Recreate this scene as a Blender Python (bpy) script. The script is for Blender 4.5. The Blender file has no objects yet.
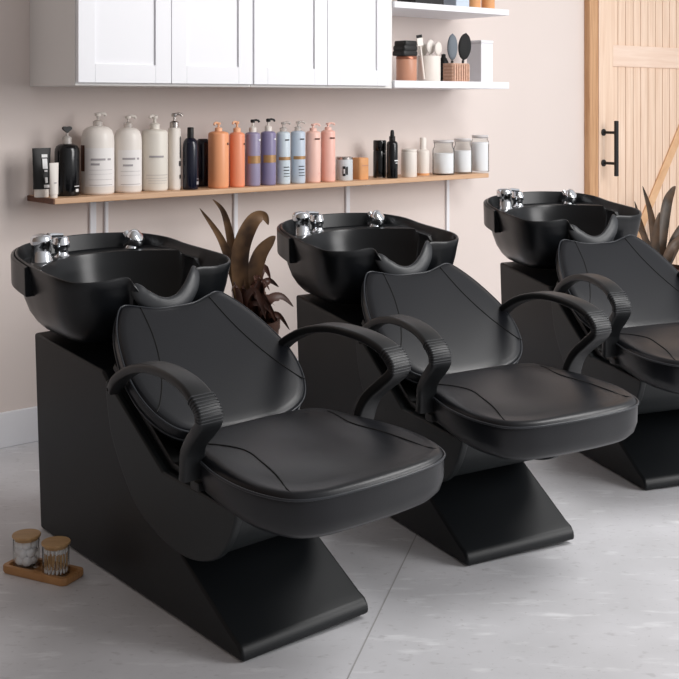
import bpy, bmesh, math, random
from mathutils import Vector, Matrix
random.seed(7)
sc = bpy.context.scene
col = sc.collection
PI = math.pi
sc.view_settings.view_transform = 'Standard'
sc.view_settings.look = 'None'

# ------------------------------------------------------------------ materials
def lin(c):
    c /= 255.0
    return c/12.92 if c <= .04045 else ((c+.055)/1.055)**2.4
def rgb(r, g, b): return (lin(r), lin(g), lin(b), 1.0)

def mat(name, c, rough=.5, metal=0., bump=0., bscale=80., var=0., vscale=6., spec=.5, coat=0., trans=0., ior=1.45, sss=0., emit=0.):
    m = bpy.data.materials.new(name); m.use_nodes = True
    nt = m.node_tree; b = nt.nodes['Principled BSDF']
    b.inputs['Base Color'].default_value = c
    b.inputs['Roughness'].default_value = rough
    b.inputs['Metallic'].default_value = metal
    b.inputs['Specular IOR Level'].default_value = spec
    b.inputs['Coat Weight'].default_value = coat
    b.inputs['Transmission Weight'].default_value = trans
    b.inputs['IOR'].default_value = ior
    tc = nt.nodes.new('ShaderNodeTexCoord')
    if var:
        n = nt.nodes.new('ShaderNodeTexNoise'); n.inputs['Scale'].default_value = vscale; n.inputs['Detail'].default_value = 4
        nt.links.new(tc.outputs['Object'], n.inputs['Vector'])
        r = nt.nodes.new('ShaderNodeValToRGB')
        r.color_ramp.elements[0].position = .3; r.color_ramp.elements[1].position = .7
        r.color_ramp.elements[0].color = tuple(x*(1-var) for x in c[:3])+(1,)
        r.color_ramp.elements[1].color = tuple(min(1, x*(1+var)) for x in c[:3])+(1,)
        nt.links.new(n.outputs['Fac'], r.inputs['Fac']); nt.links.new(r.outputs['Color'], b.inputs['Base Color'])
    if bump:
        n = nt.nodes.new('ShaderNodeTexNoise'); n.inputs['Scale'].default_value = bscale; n.inputs['Detail'].default_value = 3
        nt.links.new(tc.outputs['Object'], n.inputs['Vector'])
        bp = nt.nodes.new('ShaderNodeBump'); bp.inputs['Strength'].default_value = bump; bp.inputs['Distance'].default_value = .002
        nt.links.new(n.outputs['Fac'], bp.inputs['Height']); nt.links.new(bp.outputs['Normal'], b.inputs['Normal'])
    return m

def wood(name, c1, c2, scale=(1, 1, 12), rough=.5, axis='X', knots=False):
    """grain streaks stretched along one object axis"""
    m = bpy.data.materials.new(name); m.use_nodes = True
    nt = m.node_tree; b = nt.nodes['Principled BSDF']; b.inputs['Roughness'].default_value = rough
    tc = nt.nodes.new('ShaderNodeTexCoord'); mp = nt.nodes.new('ShaderNodeMapping')
    mp.inputs['Scale'].default_value = scale
    n = nt.nodes.new('ShaderNodeTexNoise'); n.inputs['Scale'].default_value = 3; n.inputs['Detail'].default_value = 6; n.inputs['Distortion'].default_value = .6
    nt.links.new(tc.outputs['Object'], mp.inputs['Vector']); nt.links.new(mp.outputs['Vector'], n.inputs['Vector'])
    r = nt.nodes.new('ShaderNodeValToRGB')
    r.color_ramp.elements[0].position = .3; r.color_ramp.elements[1].position = .72
    r.color_ramp.elements[0].color = c1; r.color_ramp.elements[1].color = c2
    nt.links.new(n.outputs['Fac'], r.inputs['Fac'])
    out = r.outputs['Color']
    if knots:
        v = nt.nodes.new('ShaderNodeTexVoronoi'); v.inputs['Scale'].default_value = 1.0
        mp2 = nt.nodes.new('ShaderNodeMapping'); mp2.inputs['Scale'].default_value = (5, 5, 1.7)
        nt.links.new(tc.outputs['Object'], mp2.inputs['Vector']); nt.links.new(mp2.outputs['Vector'], v.inputs['Vector'])
        r2 = nt.nodes.new('ShaderNodeValToRGB'); r2.color_ramp.elements[0].position = .03; r2.color_ramp.elements[1].position = .11
        r2.color_ramp.elements[0].color = (.5, .36, .24, 1); r2.color_ramp.elements[1].color = (1, 1, 1, 1)
        nt.links.new(v.outputs['Distance'], r2.inputs['Fac'])
        mx = nt.nodes.new('ShaderNodeMix'); mx.data_type = 'RGBA'; mx.blend_type = 'MULTIPLY'; mx.inputs['Factor'].default_value = 1
        nt.links.new(out, mx.inputs['A']); nt.links.new(r2.outputs['Color'], mx.inputs['B'])
        out = mx.outputs['Result']
    nt.links.new(out, b.inputs['Base Color'])
    return m

M = {}
M['leather'] = mat('leather', rgb(19, 21, 26), .35, bump=.12, bscale=260, spec=.5)
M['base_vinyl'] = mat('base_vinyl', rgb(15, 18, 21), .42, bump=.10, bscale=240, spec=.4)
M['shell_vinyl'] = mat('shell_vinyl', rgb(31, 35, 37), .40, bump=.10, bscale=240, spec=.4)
M['bowl'] = mat('bowl_plastic', rgb(15, 17, 20), .30, spec=.45)
M['rubber'] = mat('gel_rubber', rgb(46, 48, 51), .40, bump=.1, bscale=200)
M['arm'] = mat('arm_plastic', rgb(26, 28, 30), .42, bump=.08, bscale=300)
M['seam'] = mat('seam_thread', rgb(9, 9, 10), .7)
M['piping'] = mat('piping', rgb(46, 49, 54), .34)  # pale grey cord; cushion edge highlights are partly put into this colour
M['rail'] = mat('rail_black', rgb(10, 10, 11), .35)
M['chrome'] = mat('chrome', rgb(225, 228, 232), .12, metal=1)
M['foot'] = mat('foot_rubber', rgb(9, 9, 9), .6)
M['white_paint'] = mat('white_paint', rgb(236, 236, 240), .42)
M['white_side'] = mat('white_side', rgb(228, 226, 224), .5)
M['white_plastic'] = mat('white_plastic', rgb(236, 229, 222), .38)
M['cream_plastic'] = mat('cream_plastic', rgb(232, 226, 216), .4)
M['label_paper'] = mat('label_paper', rgb(240, 236, 234), .6)
M['label_grey'] = mat('label_grey_ink', rgb(168, 163, 165), .6)
M['ink'] = mat('ink', rgb(30, 30, 34), .6)
M['white_ink'] = mat('white_ink', rgb(238, 238, 238), .6)
M['brown_label'] = mat('brown_label', rgb(92, 52, 36), .6)
M['clear_plastic'] = mat('clear_plastic', rgb(232, 226, 220), .2, trans=.55)
M['black_gloss'] = mat('black_gloss', rgb(10, 11, 14), .16, spec=.6)
M['navy_gloss'] = mat('navy_gloss', rgb(12, 16, 36), .18, spec=.6)
M['black_matte'] = mat('black_matte', rgb(18, 17, 17), .5)
M['silver'] = mat('silver', rgb(190, 184, 180), .25, metal=1)
M['orange'] = mat('orange_plastic', rgb(243, 168, 122), .38)
M['coral'] = mat('coral_plastic', rgb(243, 156, 120), .38)
M['orange_clear'] = mat('orange_pump', rgb(248, 190, 150), .3)
M['purple'] = mat('purple_plastic', rgb(152, 144, 172), .34)
M['violet'] = mat('violet_plastic', rgb(138, 130, 164), .34)
M['blue'] = mat('blue_plastic', rgb(208, 220, 228), .34)
M['sky'] = mat('sky_plastic', rgb(196, 208, 222), .34)
M['pink'] = mat('pink_plastic', rgb(246, 202, 188), .36)
M['salmon'] = mat('salmon_plastic', rgb(245, 192, 178), .36)
M['gold'] = mat('gold_band', rgb(176, 138, 96), .4, metal=.3)
M['tan'] = mat('tan_card', rgb(222, 162, 110), .6, var=.08, vscale=20)
M['bluegrey'] = mat('bluegrey', rgb(206, 212, 216), .45)
M['offwhite'] = mat('offwhite', rgb(232, 224, 216), .45)
def thin_glass():
    m = bpy.data.materials.new('clear_glass'); m.use_nodes = True; nt = m.node_tree
    nt.nodes.remove(nt.nodes['Principled BSDF']); out = nt.nodes['Material Output']
    tr = nt.nodes.new('ShaderNodeBsdfTransparent'); tr.inputs['Color'].default_value = (.97, .975, .97, 1)
    gl = nt.nodes.new('ShaderNodeBsdfGlossy'); gl.inputs['Roughness'].default_value = .06
    df = nt.nodes.new('ShaderNodeBsdfTranslucent'); df.inputs['Color'].default_value = (.95, .95, .95, 1)
    m0 = nt.nodes.new('ShaderNodeMixShader'); m0.inputs['Fac'].default_value = .05
    lw = nt.nodes.new('ShaderNodeLayerWeight'); lw.inputs['Blend'].default_value = .06
    mx = nt.nodes.new('ShaderNodeMixShader')
    nt.links.new(lw.outputs['Fresnel'], mx.inputs['Fac']); nt.links.new(tr.outputs['BSDF'], m0.inputs[1]); nt.links.new(df.outputs['BSDF'], m0.inputs[2]); nt.links.new(m0.outputs['Shader'], mx.inputs[1]); nt.links.new(gl.outputs['BSDF'], mx.inputs[2])
    nt.links.new(mx.outputs['Shader'], out.inputs['Surface']); return m
M['glass'] = thin_glass()
M['frost'] = mat('frosted', rgb(238, 234, 234), .3, trans=.25)
M['powder'] = mat('white_contents', rgb(242, 242, 246), .8)
M['cotton'] = mat('cotton', rgb(246, 246, 250), .95, bump=.8, bscale=90)
M['stick'] = mat('swab_stick', rgb(206, 168, 120), .6)
M['bamboo'] = wood('bamboo_lid', rgb(186, 146, 100), rgb(206, 168, 120), (4, 40, 4), .5)
M['tray'] = wood('tray_wood', rgb(166, 118, 72), rgb(196, 148, 98), (3, 30, 3), .5)
M['shelf_wood'] = wood('shelf_wood', rgb(200, 158, 122), rgb(216, 178, 144), (2, 26, 26), .5)
M['shelf_end'] = wood('shelf_end', rgb(84, 50, 34), rgb(112, 70, 48), (2, 26, 26), .6)
M['copper'] = mat('copper_ceramic', rgb(196, 142, 116), .4)
M['copper_rim'] = mat('copper_rim', rgb(150, 96, 74), .3, metal=.5)
M['rattan'] = mat('rattan', rgb(206, 168, 146), .6, var=.15, vscale=60)
M['weave'] = mat('weave', rgb(190, 148, 126), .6)
M['bristle_grey'] = mat('bristle_grey', rgb(112, 120, 128), .7, bump=.8, bscale=160)
M['bristle_black'] = mat('bristle_black', rgb(16, 16, 17), .7, bump=.8, bscale=160)
M['door_wood'] = wood('door_wood', rgb(230, 198, 172), rgb(246, 220, 198), (14, 14, .7), .55, knots=True)
M['door_rail'] = wood('door_rail_wood', rgb(234, 204, 182), rgb(246, 222, 204), (.9, 14, 14), .55)
M['door_trim'] = wood('door_trim_wood', rgb(184, 136, 96), rgb(214, 170, 128), (16, 16, .8), .55)
M['door_brace'] = wood('door_brace_wood', rgb(214, 166, 122), rgb(232, 190, 148), (3, 14, 3), .55)
M['groove'] = mat('groove', rgb(170, 124, 90), .8)
M['iron'] = mat('black_iron', rgb(20, 20, 21), .5)
M['pot'] = mat('brown_basket', rgb(74, 50, 40), .8, var=.4, vscale=30, bump=.6, bscale=60)
M['soil'] = mat('soil', rgb(44, 32, 26), .95, bump=1, bscale=40)
def leaf_mat(name, a, b_):
    m = mat(name, a, .42, var=0)
    nt = m.node_tree; b = nt.nodes['Principled BSDF']
    tc = nt.nodes.new('ShaderNodeTexCoord'); n = nt.nodes.new('ShaderNodeTexNoise'); n.inputs['Scale'].default_value = 9
    nt.links.new(tc.outputs['Object'], n.inputs['Vector'])
    r = nt.nodes.new('ShaderNodeValToRGB'); r.color_ramp.elements[0].position = .35; r.color_ramp.elements[1].position = .65
    r.color_ramp.elements[0].color = a; r.color_ramp.elements[1].color = b_
    nt.links.new(n.outputs['Fac'], r.inputs['Fac']); nt.links.new(r.outputs['Color'], b.inputs['Base Color'])
    return m
M['leaf_brown'] = leaf_mat('leaf_brown', rgb(62, 44, 32), rgb(128, 98, 70))
M['leaf_dry'] = leaf_mat('leaf_dry', rgb(58, 36, 30), rgb(92, 60, 50))
M['leaf_dark'] = leaf_mat('leaf_dark', rgb(38, 32, 24), rgb(92, 70, 52))

# wall paint, faint mottling
def wall_mat():
    return mat('wall_paint', rgb(225, 213, 207), .85, var=.02, vscale=1.2, bump=.05, bscale=60)
M['wall'] = wall_mat()

def floor_mat():
    m = bpy.data.materials.new('vinyl_floor'); m.use_nodes = True
    nt = m.node_tree; b = nt.nodes['Principled BSDF']; b.inputs['Roughness'].default_value = .38
    b.inputs['Specular IOR Level'].default_value = .35
    tc = nt.nodes.new('ShaderNodeTexCoord')
    def noise(scale, detail, sx=1, sy=1, rot=0.):
        mp = nt.nodes.new('ShaderNodeMapping'); mp.inputs['Scale'].default_value = (sx, sy, 1); mp.inputs['Rotation'].default_value = (0, 0, rot)
        nt.links.new(tc.outputs['Object'], mp.inputs['Vector'])
        n = nt.nodes.new('ShaderNodeTexNoise'); n.inputs['Scale'].default_value = scale; n.inputs['Detail'].default_value = detail
        nt.links.new(mp.outputs['Vector'], n.inputs['Vector']); return n.outputs['Fac']
    def ramp(src, stops):
        r = nt.nodes.new('ShaderNodeValToRGB'); e = r.color_ramp.elements
        e[0].position, e[0].color = stops[0]; e[1].position, e[1].color = stops[1]
        for p, c in stops[2:]:
            x = e.new(p); x.color = c
        nt.links.new(src, r.inputs['Fac']); return r.outputs['Color']
    def mix(fac, a, c, mode='MIX'):
        x = nt.nodes.new('ShaderNodeMix'); x.data_type = 'RGBA'; x.blend_type = mode
        if isinstance(fac, float): x.inputs['Factor'].default_value = fac
        else: nt.links.new(fac, x.inputs['Factor'])
        if isinstance(a, tuple): x.inputs['A'].default_value = a
        else: nt.links.new(a, x.inputs['A'])
        if isinstance(c, tuple): x.inputs['B'].default_value = c
        else: nt.links.new(c, x.inputs['B'])
        return x.outputs['Result']
    base = ramp(noise(3.2, 8), [(.3, rgb(204, 204, 207)), (.7, rgb(220, 220, 224))])
    streak = ramp(noise(6.5, 4, 1., 3.2, .35), [(.58, (0, 0, 0, 1)), (.74, (.75, .75, .75, 1))])
    c = mix(streak, base, rgb(242, 243, 246))
    dark = ramp(noise(24, 3, 1, 1.8, .3), [(.28, (.32, .32, .32, 1)), (.40, (0, 0, 0, 1))])
    c = mix(dark, c, rgb(158, 156, 156))
    speck = ramp(noise(60, 2), [(.25, (.3, .3, .3, 1)), (.33, (0, 0, 0, 1))])
    c = mix(speck, c, rgb(140, 136, 134))
    nt.links.new(c, b.inputs['Base Color'])
    return m
M['floor'] = floor_mat()
M['joint'] = mat('floor_joint', rgb(172, 170, 170), .6)

# ------------------------------------------------------------------ mesh helpers
def catmull(P, n, closed=False):
    """n samples per segment through control points of any dimension"""
    out = []; N = len(P); segs = N if closed else N-1
    for i in range(segs):
        if closed: a, b, c, d = P[(i-1) % N], P[i], P[(i+1) % N], P[(i+2) % N]
        else: a, b, c, d = P[max(i-1, 0)], P[i], P[i+1], P[min(i+2, N-1)]
        for k in range(n):
            t = k/n
            out.append(tuple(.5*((2*q)+(-p+r)*t+(2*p-5*q+4*r-s)*t*t+(-p+3*q-3*r+s)*t**3) for p, q, r, s in zip(a, b, c, d)))
    if not closed: out.append(tuple(P[-1]))
    return out

class MB:
    def __init__(s): s.v = []; s.f = []
    def add(s, v, f):
        o = len(s.v); s.v += [tuple(x) for x in v]; s.f += [tuple(i+o for i in q) for q in f]; return s
    def loft(s, rings, closed=True, cap0=True, cap1=True):
        n = len(rings[0]); v = [p for r in rings for p in r]; f = []
        for k in range(len(rings)-1):
            for i in range(n if closed else n-1):
                j = (i+1) % n
                f.append((k*n+i, k*n+j, (k+1)*n+j, (k+1)*n+i))
        if cap0 and closed: f.append(tuple(reversed(range(n))))
        if cap1 and closed: f.append(tuple(range((len(rings)-1)*n, len(rings)*n)))
        return s.add(v, f)
    def box(s, x0, x1, y0, y1, z0, z1):
        v = [(x, y, z) for z in (z0, z1) for y in (y0, y1) for x in (x0, x1)]
        return s.add(v, [(0, 2, 3, 1), (4, 5, 7, 6), (0, 1, 5, 4), (2, 6, 7, 3), (0, 4, 6, 2), (1, 3, 7, 5)])
    def lathe(s, prof, n=24, c=(0, 0), sx=1., sy=1., p=2., cap0=True, cap1=True):
        rings = []
        for r, z in prof:
            ring = []
            for i in range(n):
                a = 2*PI*i/n; ca, sa = math.cos(a), math.sin(a)
                k = 1. if p == 2. else 1/((abs(ca)**p+abs(sa)**p)**(1/p))
                ring.append((c[0]+r*k*ca*sx, c[1]+r*k*sa*sy, z))
            rings.append(ring)
        return s.loft(rings, True, cap0, cap1)
    def prism(s, poly, x0, x1):
        """poly in (y, z), extruded along x"""
        n = len(poly); v = [(x0, y, z) for y, z in poly]+[(x1, y, z) for y, z in poly]
        f = [(i, (i+1) % n, n+(i+1) % n, n+i) for i in range(n)]
        f += [tuple(reversed(range(n))), tuple(range(n, 2*n))]
        return s.add(v, f)
    def sweep(s, path, prof, up=(0, 0, 1), scales=None, caps=True, loop=False):
        """prof: list of (a, b): a along side vector, b along the other normal"""
        rings = []; P = [Vector(p) for p in path]; up = Vector(up)
        for i, p in enumerate(P):
            t = (P[(i+1) % len(P)]-P[i-1]).normalized() if loop else (P[min(i+1, len(P)-1)]-P[max(i-1, 0)]).normalized()
            side = t.cross(up)
            if side.length < 1e-5: side = t.cross(Vector((1, 0, 0)))
            side.normalize(); nn = side.cross(t).normalized()
            k = scales[i] if scales else (1, 1)
            if not isinstance(k, tuple): k = (k, k)
            rings.append([tuple(p+side*a*k[0]+nn*b*k[1]) for a, b in prof])
        if loop: rings.append(rings[0]); caps = False
        return s.loft(rings, True, caps, caps)
    def tube(s, path, r, n=8, up=(0, 0, 1), scales=None):
        return s.sweep(path, [(r*math.cos(2*PI*i/n), r*math.sin(2*PI*i/n)) for i in range(n)], up, scales)
    def build(s, name, m, parent=None, smooth=True, bevel=0., segs=2, subd=0, loc=None, ang=35, wn=True):
        me = bpy.data.meshes.new(name); me.from_pydata(s.v, [], s.f); me.validate()
        bm = bmesh.new(); bm.from_mesh(me); bmesh.ops.recalc_face_normals(bm, faces=bm.faces); bm.to_mesh(me); bm.free()
        me.materials.append(m)
        o = bpy.data.objects.new(name, me); col.objects.link(o)
        if smooth:
            for p in me.polygons: p.use_smooth = True
            if not subd and hasattr(me, 'set_sharp_from_angle'):
                me.set_sharp_from_angle(angle=math.radians(ang))
        if bevel:
            b = o.modifiers.new('bevel', 'BEVEL'); b.width = bevel; b.segments = segs; b.limit_method = 'ANGLE'; b.angle_limit = math.radians(30)
            b.harden_normals = False
            for p in me.polygons: p.use_smooth = True
            w = o.modifiers.new('wn', 'WEIGHTED_NORMAL'); w.keep_sharp = False
        if subd:
            b = o.modifiers.new('subd', 'SUBSURF'); b.levels = subd; b.render_levels = subd
        if parent: o.parent = parent
        if loc: o.location = loc
        return o

def ell(rx, ry, n=12): return [(rx*math.cos(2*PI*i/n), ry*math.sin(2*PI*i/n)) for i in range(n)]
def rrect(w, h, r, n=4):
    out = []
    for cx, cy, a0 in ((w-r, h-r, 0), (-w+r, h-r, PI/2), (-w+r, -h+r, PI), (w-r, -h+r, 1.5*PI)):
        for k in range(n+1):
            a = a0+PI/2*k/n; out.append((cx+r*math.cos(a), cy+r*math.sin(a)))
    return out
def tag(o, label, cat, group=None):
    o['label'] = label; o['category'] = cat
    if group: o['group'] = group
    return o
def struct(o): o['kind'] = 'structure'; return o
def thing(name, label, cat, loc=(0, 0, 0), rz=0., group=None):
    o = bpy.data.objects.new(name, None); col.objects.link(o); o.empty_display_size = .05
    o.location = loc; o.rotation_euler = (0, 0, rz)
    return tag(o, label, cat, group)
def copy_tree(o, parent=None):
    c = o.copy(); col.objects.link(c)
    if parent: c.parent = parent
    for ch in list(o.children): copy_tree(ch, c)
    return c

# ------------------------------------------------------------------ camera (level, lens shifted downwards)
HC = 1.45; F = 1161.; CX = 340.; CY = 101.
cam = bpy.data.objects.new('camera', bpy.data.cameras.new('camera')); col.objects.link(cam)
cam.location = (0, 0, HC); cam.rotation_euler = (PI/2, 0, 0)
cam.data.sensor_width = 36; cam.data.lens = F/679*36; cam.data.shift_y = -(339.5-CY)/679
cam.data.clip_start = .05
sc.camera = cam

WA = math.radians(40.1)                       # the wall runs at this angle
cw, sw = math.cos(WA), math.sin(WA)
def W(x, y, z=0.): return Vector((x*cw-y*sw, x*sw+y*cw, z))     # wall frame -> world
def along(px, wy):                            # where along the wall a sight line of the survey meets depth wy
    rx, ry = (px-CX)/F, 1.
    a, b = rx*cw+ry*sw, -rx*sw+ry*cw
    t = wy/b; return a*t, t*ry                # (wall x, distance)
WY = 4.63

# ------------------------------------------------------------------ setting
def wbox(name, x0, x1, y0, y1, z0, z1, m, bevel=0., parent=None):
    o = MB().box(x0, x1, y0, y1, z0, z1).build(name, m, parent, bevel=bevel, smooth=bool(bevel))
    if not parent: o.rotation_euler = (0, 0, WA)
    return o
fl = MB().box(-7, 9, -4, 11, -.05, 0).build('floor', M['floor'], smooth=False); struct(fl)
struct(wbox('wall_back', .6, 9.5, WY, WY+.1, 0, 2.75, M['wall']))
struct(wbox('baseboard_back', .6, 5.9, WY-.018, WY, 0, .148, M['white_paint'], .004))
# floor joints between the big tiles
jd = (W(2.519, 2.673)-W(1.891, 2.215)).normalized(); jp = W(2.519, 2.673); jn = Vector((-jd.y, jd.x, 0))
def joint(p, d, l0, l1):
    n = Vector((-d.y, d.x, 0)); a = p+d*l0; b = p+d*l1; w = .002
    return [tuple(a-n*w+Vector((0, 0, .0006))), tuple(b-n*w+Vector((0, 0, .0006))), tuple(b+n*w+Vector((0, 0, .0006))), tuple(a+n*w+Vector((0, 0, .0006)))]
mb = MB()
mb.add(joint(jp, jd, -3, 1.6), [(0, 1, 2, 3)])
struct(mb.build('trim_1', M['joint'], smooth=False))

# barn style door with its post
DX0, DX1, DY = 6.013, 7.3, WY-.05
struct(wbox('trim_2', 5.925, 6.012, WY-.045, WY, 0, 2.75, M['door_trim'], .004))
dr = bpy.data.objects.new('door_1', None); col.objects.link(dr); dr.rotation_euler = (0, 0, WA); struct(dr)
x = DX0+.135; pw = .082
k = 0
while x < DX1-.14:
    wbox('plank', x, x+pw-.006, DY+.012, DY+.03, .02, 2.5, M['door_wood'], .003, dr); x += pw; k += 1
wbox('backing', DX0+.02, DX1-.02, DY+.03, DY+.045, .02, 2.5, M['groove'], 0, dr)
wbox('stile', DX0, DX0+.143, DY, DY+.03, .02, 2.5, M['door_wood'], .003, dr)
wbox('stile', DX1-.14, DX1, DY, DY+.03, .02, 2.5, M['door_wood'], .003, dr)
wbox('rail', DX0+.143, DX1-.14, DY-.001, DY+.029, 1.672, 1.812, M['door_rail'], .003, dr)
wbox('rail', DX0+.143, DX1-.14, DY-.001, DY+.029, .02, .2, M['door_rail'], .003, dr)
a = Vector((6.16, DY+.014, .20)); b = Vector((7.25, DY+.014, 1.70))
dd = (b-a).normalized(); nn = Vector((-dd.z, 0, dd.x))*.035
br = MB(); v = []
for yy in (DY+.001, DY+.0115):
    for p in (a-nn, b-nn, b+nn, a+nn): v.append((p.x, yy, p.z))
br.add(v, [(0, 1, 2, 3), (7, 6, 5, 4), (0, 4, 5, 1), (1, 5, 6, 2), (2, 6, 7, 3), (3, 7, 4, 0)])
br.build('brace', M['door_brace'], dr, bevel=.003)
hm = MB(); hx = 6.055
hm.box(hx-.013, hx+.013, DY-.112, DY-.092, .975, 1.325)
hd = hm.build('door_handle', M['iron'], dr, bevel=.004)
for hz in (1.055, 1.25):
    m2 = MB(); m2.lathe([(.009, 0), (.009, .094)], 12)
    mm = m2.build('handle_mount', M['iron'], hd)
    mm.rotation_euler = (PI/2, 0, 0); mm.location = (hx, DY, hz)
    m3 = MB(); m3.lathe([(.022, 0), (.022, .008), (.015, .012)], 16); q = m3.build('mount_plate', M['iron'], hd)
    q.rotation_euler = (PI/2, 0, 0); q.location = (hx, DY, hz)

# ------------------------------------------------------------------ shampoo chair (backwash unit)
CHAIR = thing('shampoo_chair', 'nearest black shampoo chair with a backwash basin, standing beside the tray of jars', 'shampoo chair', group='black shampoo chairs in a row')
BW = .215
# base: leaning box with a wedge foot
prof = [(1.224, .004), (1.232, .668), (.74, .630), (.44, .40), (.36, .24), (.26, .178), (.045, .058), (.018, .047), (.003, .030), (0, .004)]
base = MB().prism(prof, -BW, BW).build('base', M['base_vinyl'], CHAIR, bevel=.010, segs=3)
for fx in (-BW+.05, BW-.05):
    for fy in (.05, 1.18):
        MB().lathe([(.018, .003 if fx < 0 else -.0085), (.018, .010)], 16, (fx, fy)).build('foot', M['foot'], base)
# seam strip where the foot meets the front
# shell: curved carrier under seat and back
top_line = [(-.006, .402), (.362, .414), (.682, .613)]
arc = catmull([(.695, .605), (.688, .533), (.664, .446), (.596, .346), (.518, .270), (.40, .223), (.30, .206), (.20, .212), (.10, .246), (.035, .308), (.0, .37), (-.006, .397)], 6)
shell_prof = top_line[:]+arc[:-1]
def inset(poly, d):
    c = (.33, .36); out = []
    for y, z in poly:
        l = math.hypot(y-c[0], z-c[1]); out.append((y-(y-c[0])/l*d, z-(z-c[1])/l*d))
    return out
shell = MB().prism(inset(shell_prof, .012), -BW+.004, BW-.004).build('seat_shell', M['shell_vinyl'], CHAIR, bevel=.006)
for s in (-1, 1):
    x0, x1 = sorted((s*(BW-.012), s*(BW+.014)))
    MB().prism(shell_prof, x0, x1).build('side_panel', M['shell_vinyl'], shell, bevel=.007, segs=3)
# black steel rail following the inside of the shell's upper edge
rp = [(-.0, .408), (.352, .420), (.69, .641), (.676, .661), (.342, .438), (-.0, .424)]
for s in (-1, 1):
    x0, x1 = sorted((s*(BW-.045), s*(BW-.010)))
    MB().prism(rp, x0, x1).build('rail', M['rail'], shell, bevel=.003)
MB().prism([(.30, .38), (.71, .60), (.70, .70), (.34, .47)], -.15, .15).build('back_support', M['rail'], shell, bevel=.01)

# ---- seat cushion
half = [(0, -.330), (.10, -.326), (.19, -.312), (.252, -.274), (.286, -.195), (.297, -.11), (.293, -.02), (.278, .06), (.260, .13), (.247, .19), (.215, .242), (.14, .262), (.0, .268)]
pts = half+[(-x_, y_) for x_, y_ in reversed(half[1:-1])]
plan = catmull(pts, 6, True)
SC = (0, -.02)
def seat_z(x_, y_):
    # crown of the upholstery, slightly dished, lifting to the rear
    u = min(1., math.hypot(x_/.31, (y_+.02)/.30))
    return .528+.006*max(-.3, y_)/.27+.018*(1-u**4)-.006*math.exp(-(x_/.14)**2)*(1-u)
def ring(k, z=None, dz=0., off=0.):
    out = []
    for x_, y_ in plan:
        dx, dy = x_-SC[0], y_-SC[1]; l = math.hypot(dx, dy)
        X, Y = SC[0]+dx*k+dx/l*off, SC[1]+dy*k+dy/l*off
        out.append((X, Y, z if z is not None else seat_z(X, Y)+dz))
    return out
def zbot(y_): return .416-.014*max(0., -y_)/.3
def ringb(off, dz):
    out = []
    for x_, y_ in plan:
        dx, dy = x_-SC[0], y_-SC[1]; l = math.hypot(dx, dy)
        Y = SC[1]+dy+dy/l*off
        out.append((SC[0]+dx+dx/l*off, Y, zbot(y_)+dz))
    return out
def edge_z(y_): return .528+.006*max(-.3, y_)/.27
def ringe(off, dz):
    out = []
    for x_, y_ in plan:
        dx, dy = x_-SC[0], y_-SC[1]; l = math.hypot(dx, dy)
        out.append((SC[0]+dx+dx/l*off, SC[1]+dy+dy/l*off, edge_z(y_)+dz))
    return out
rings = [ringb(-.16, 0), ringb(-.06, .0), ringb(-.030, .006), ringb(-.012, .022), ringb(-.002, .05), ringe(.0, -.024), ringe(-.001, -.012), ringe(-.006, -.004), ringe(-.014, .003)]
for k in (.90, .8, .65, .45, .25, .1): rings.append(ring(k))
seat = MB().loft(rings).build('seat', M['leather'], CHAIR, ang=180)
pp = ringe(.0015, -.011)
MB().sweep(pp, ell(.0035, .0035, 8), loop=True).build('piping', M['piping'], seat, ang=180)
def seat_seam(ctrl):
    P = catmull(ctrl, 8)
    return MB().tube([(a_, b_, seat_z(a_, b_)+.0004) for a_, b_ in P], .0022, 6).build('seam', M['seam'], seat)
for s in (-1, 1):
    seat_seam([(s*.235, .225), (s*.210, .14), (s*.184, .06), (s*.178, .0), (s*.192, -.07), (s*.212, -.17), (s*.240, -.262)])

# ---- backrest
BO = Vector((.034, .298, .504)); BU = Vector((0, .81, .5865)).normalized(); BN = Vector((0, -BU.z, BU.y))
hb = [(0, .505), (.07, .508), (.135, .530), (.174, .540), (.205, .515), (.245, .44), (.275, .345), (.290, .26), (.288, .18), (.265, .105), (.215, .045), (.12, .012), (0, .004)]
hb = [(u*.972, v) for u, v in hb]
pts = hb+[(-x_, v_) for x_, v_ in reversed(hb[1:-1])]
bplan = catmull(pts, 6, True); BC = (0, .25)
def back_w(u, v):
    r = min(1., math.hypot(u/.29, (v-.26)/.27))
    return .006*(1-r**3)+.10*u*u*math.exp(-((v-.24)/.22)**2)
def bp(u, v, w): return tuple(BO+Vector((u, 0, 0))+BU*v+BN*w)
def bring(k, w, off=0.):
    out = []
    for u, v in bplan:
        du, dv = u-BC[0], v-BC[1]; l = math.hypot(du, dv)
        U_, V_ = BC[0]+du*k+du/l*off, BC[1]+dv*k+dv/l*off
        out.append(bp(U_, V_, back_w(U_, V_)+w))
    return out
rings = [bring(.3, -.088), bring(.75, -.086), bring(.90, -.078), bring(1, -.060, -.006), bring(1, -.045, 0), bring(1, -.014, 0), bring(1, -.005, -.003), bring(1, .0, -.010)]
for k in (.9, .8, .65, .45, .25, .1): rings.append(bring(k, .002))
back = MB().loft(rings).build('backrest', M['leather'], CHAIR, ang=180)
P = bring(1, -.008, .001)
MB().sweep(P, ell(.0032, .0032, 8), loop=True).build('piping', M['piping'], back, ang=180)
P = bring(1, -.044, .001)
MB().sweep(P, ell(.0026, .0026, 8), loop=True).build('piping', M['piping'], back, ang=180)
for s in (-1, 1):
    P = catmull([(s*.125, .515), (s*.140, .40), (s*.165, .30), (s*.20, .21), (s*.24, .14), (s*.262, .115)], 8)
    MB().tube([bp(u, v, back_w(u, v)+.0024) for u, v in P], .0020, 6).build('seam', M['seam'], back)

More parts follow.
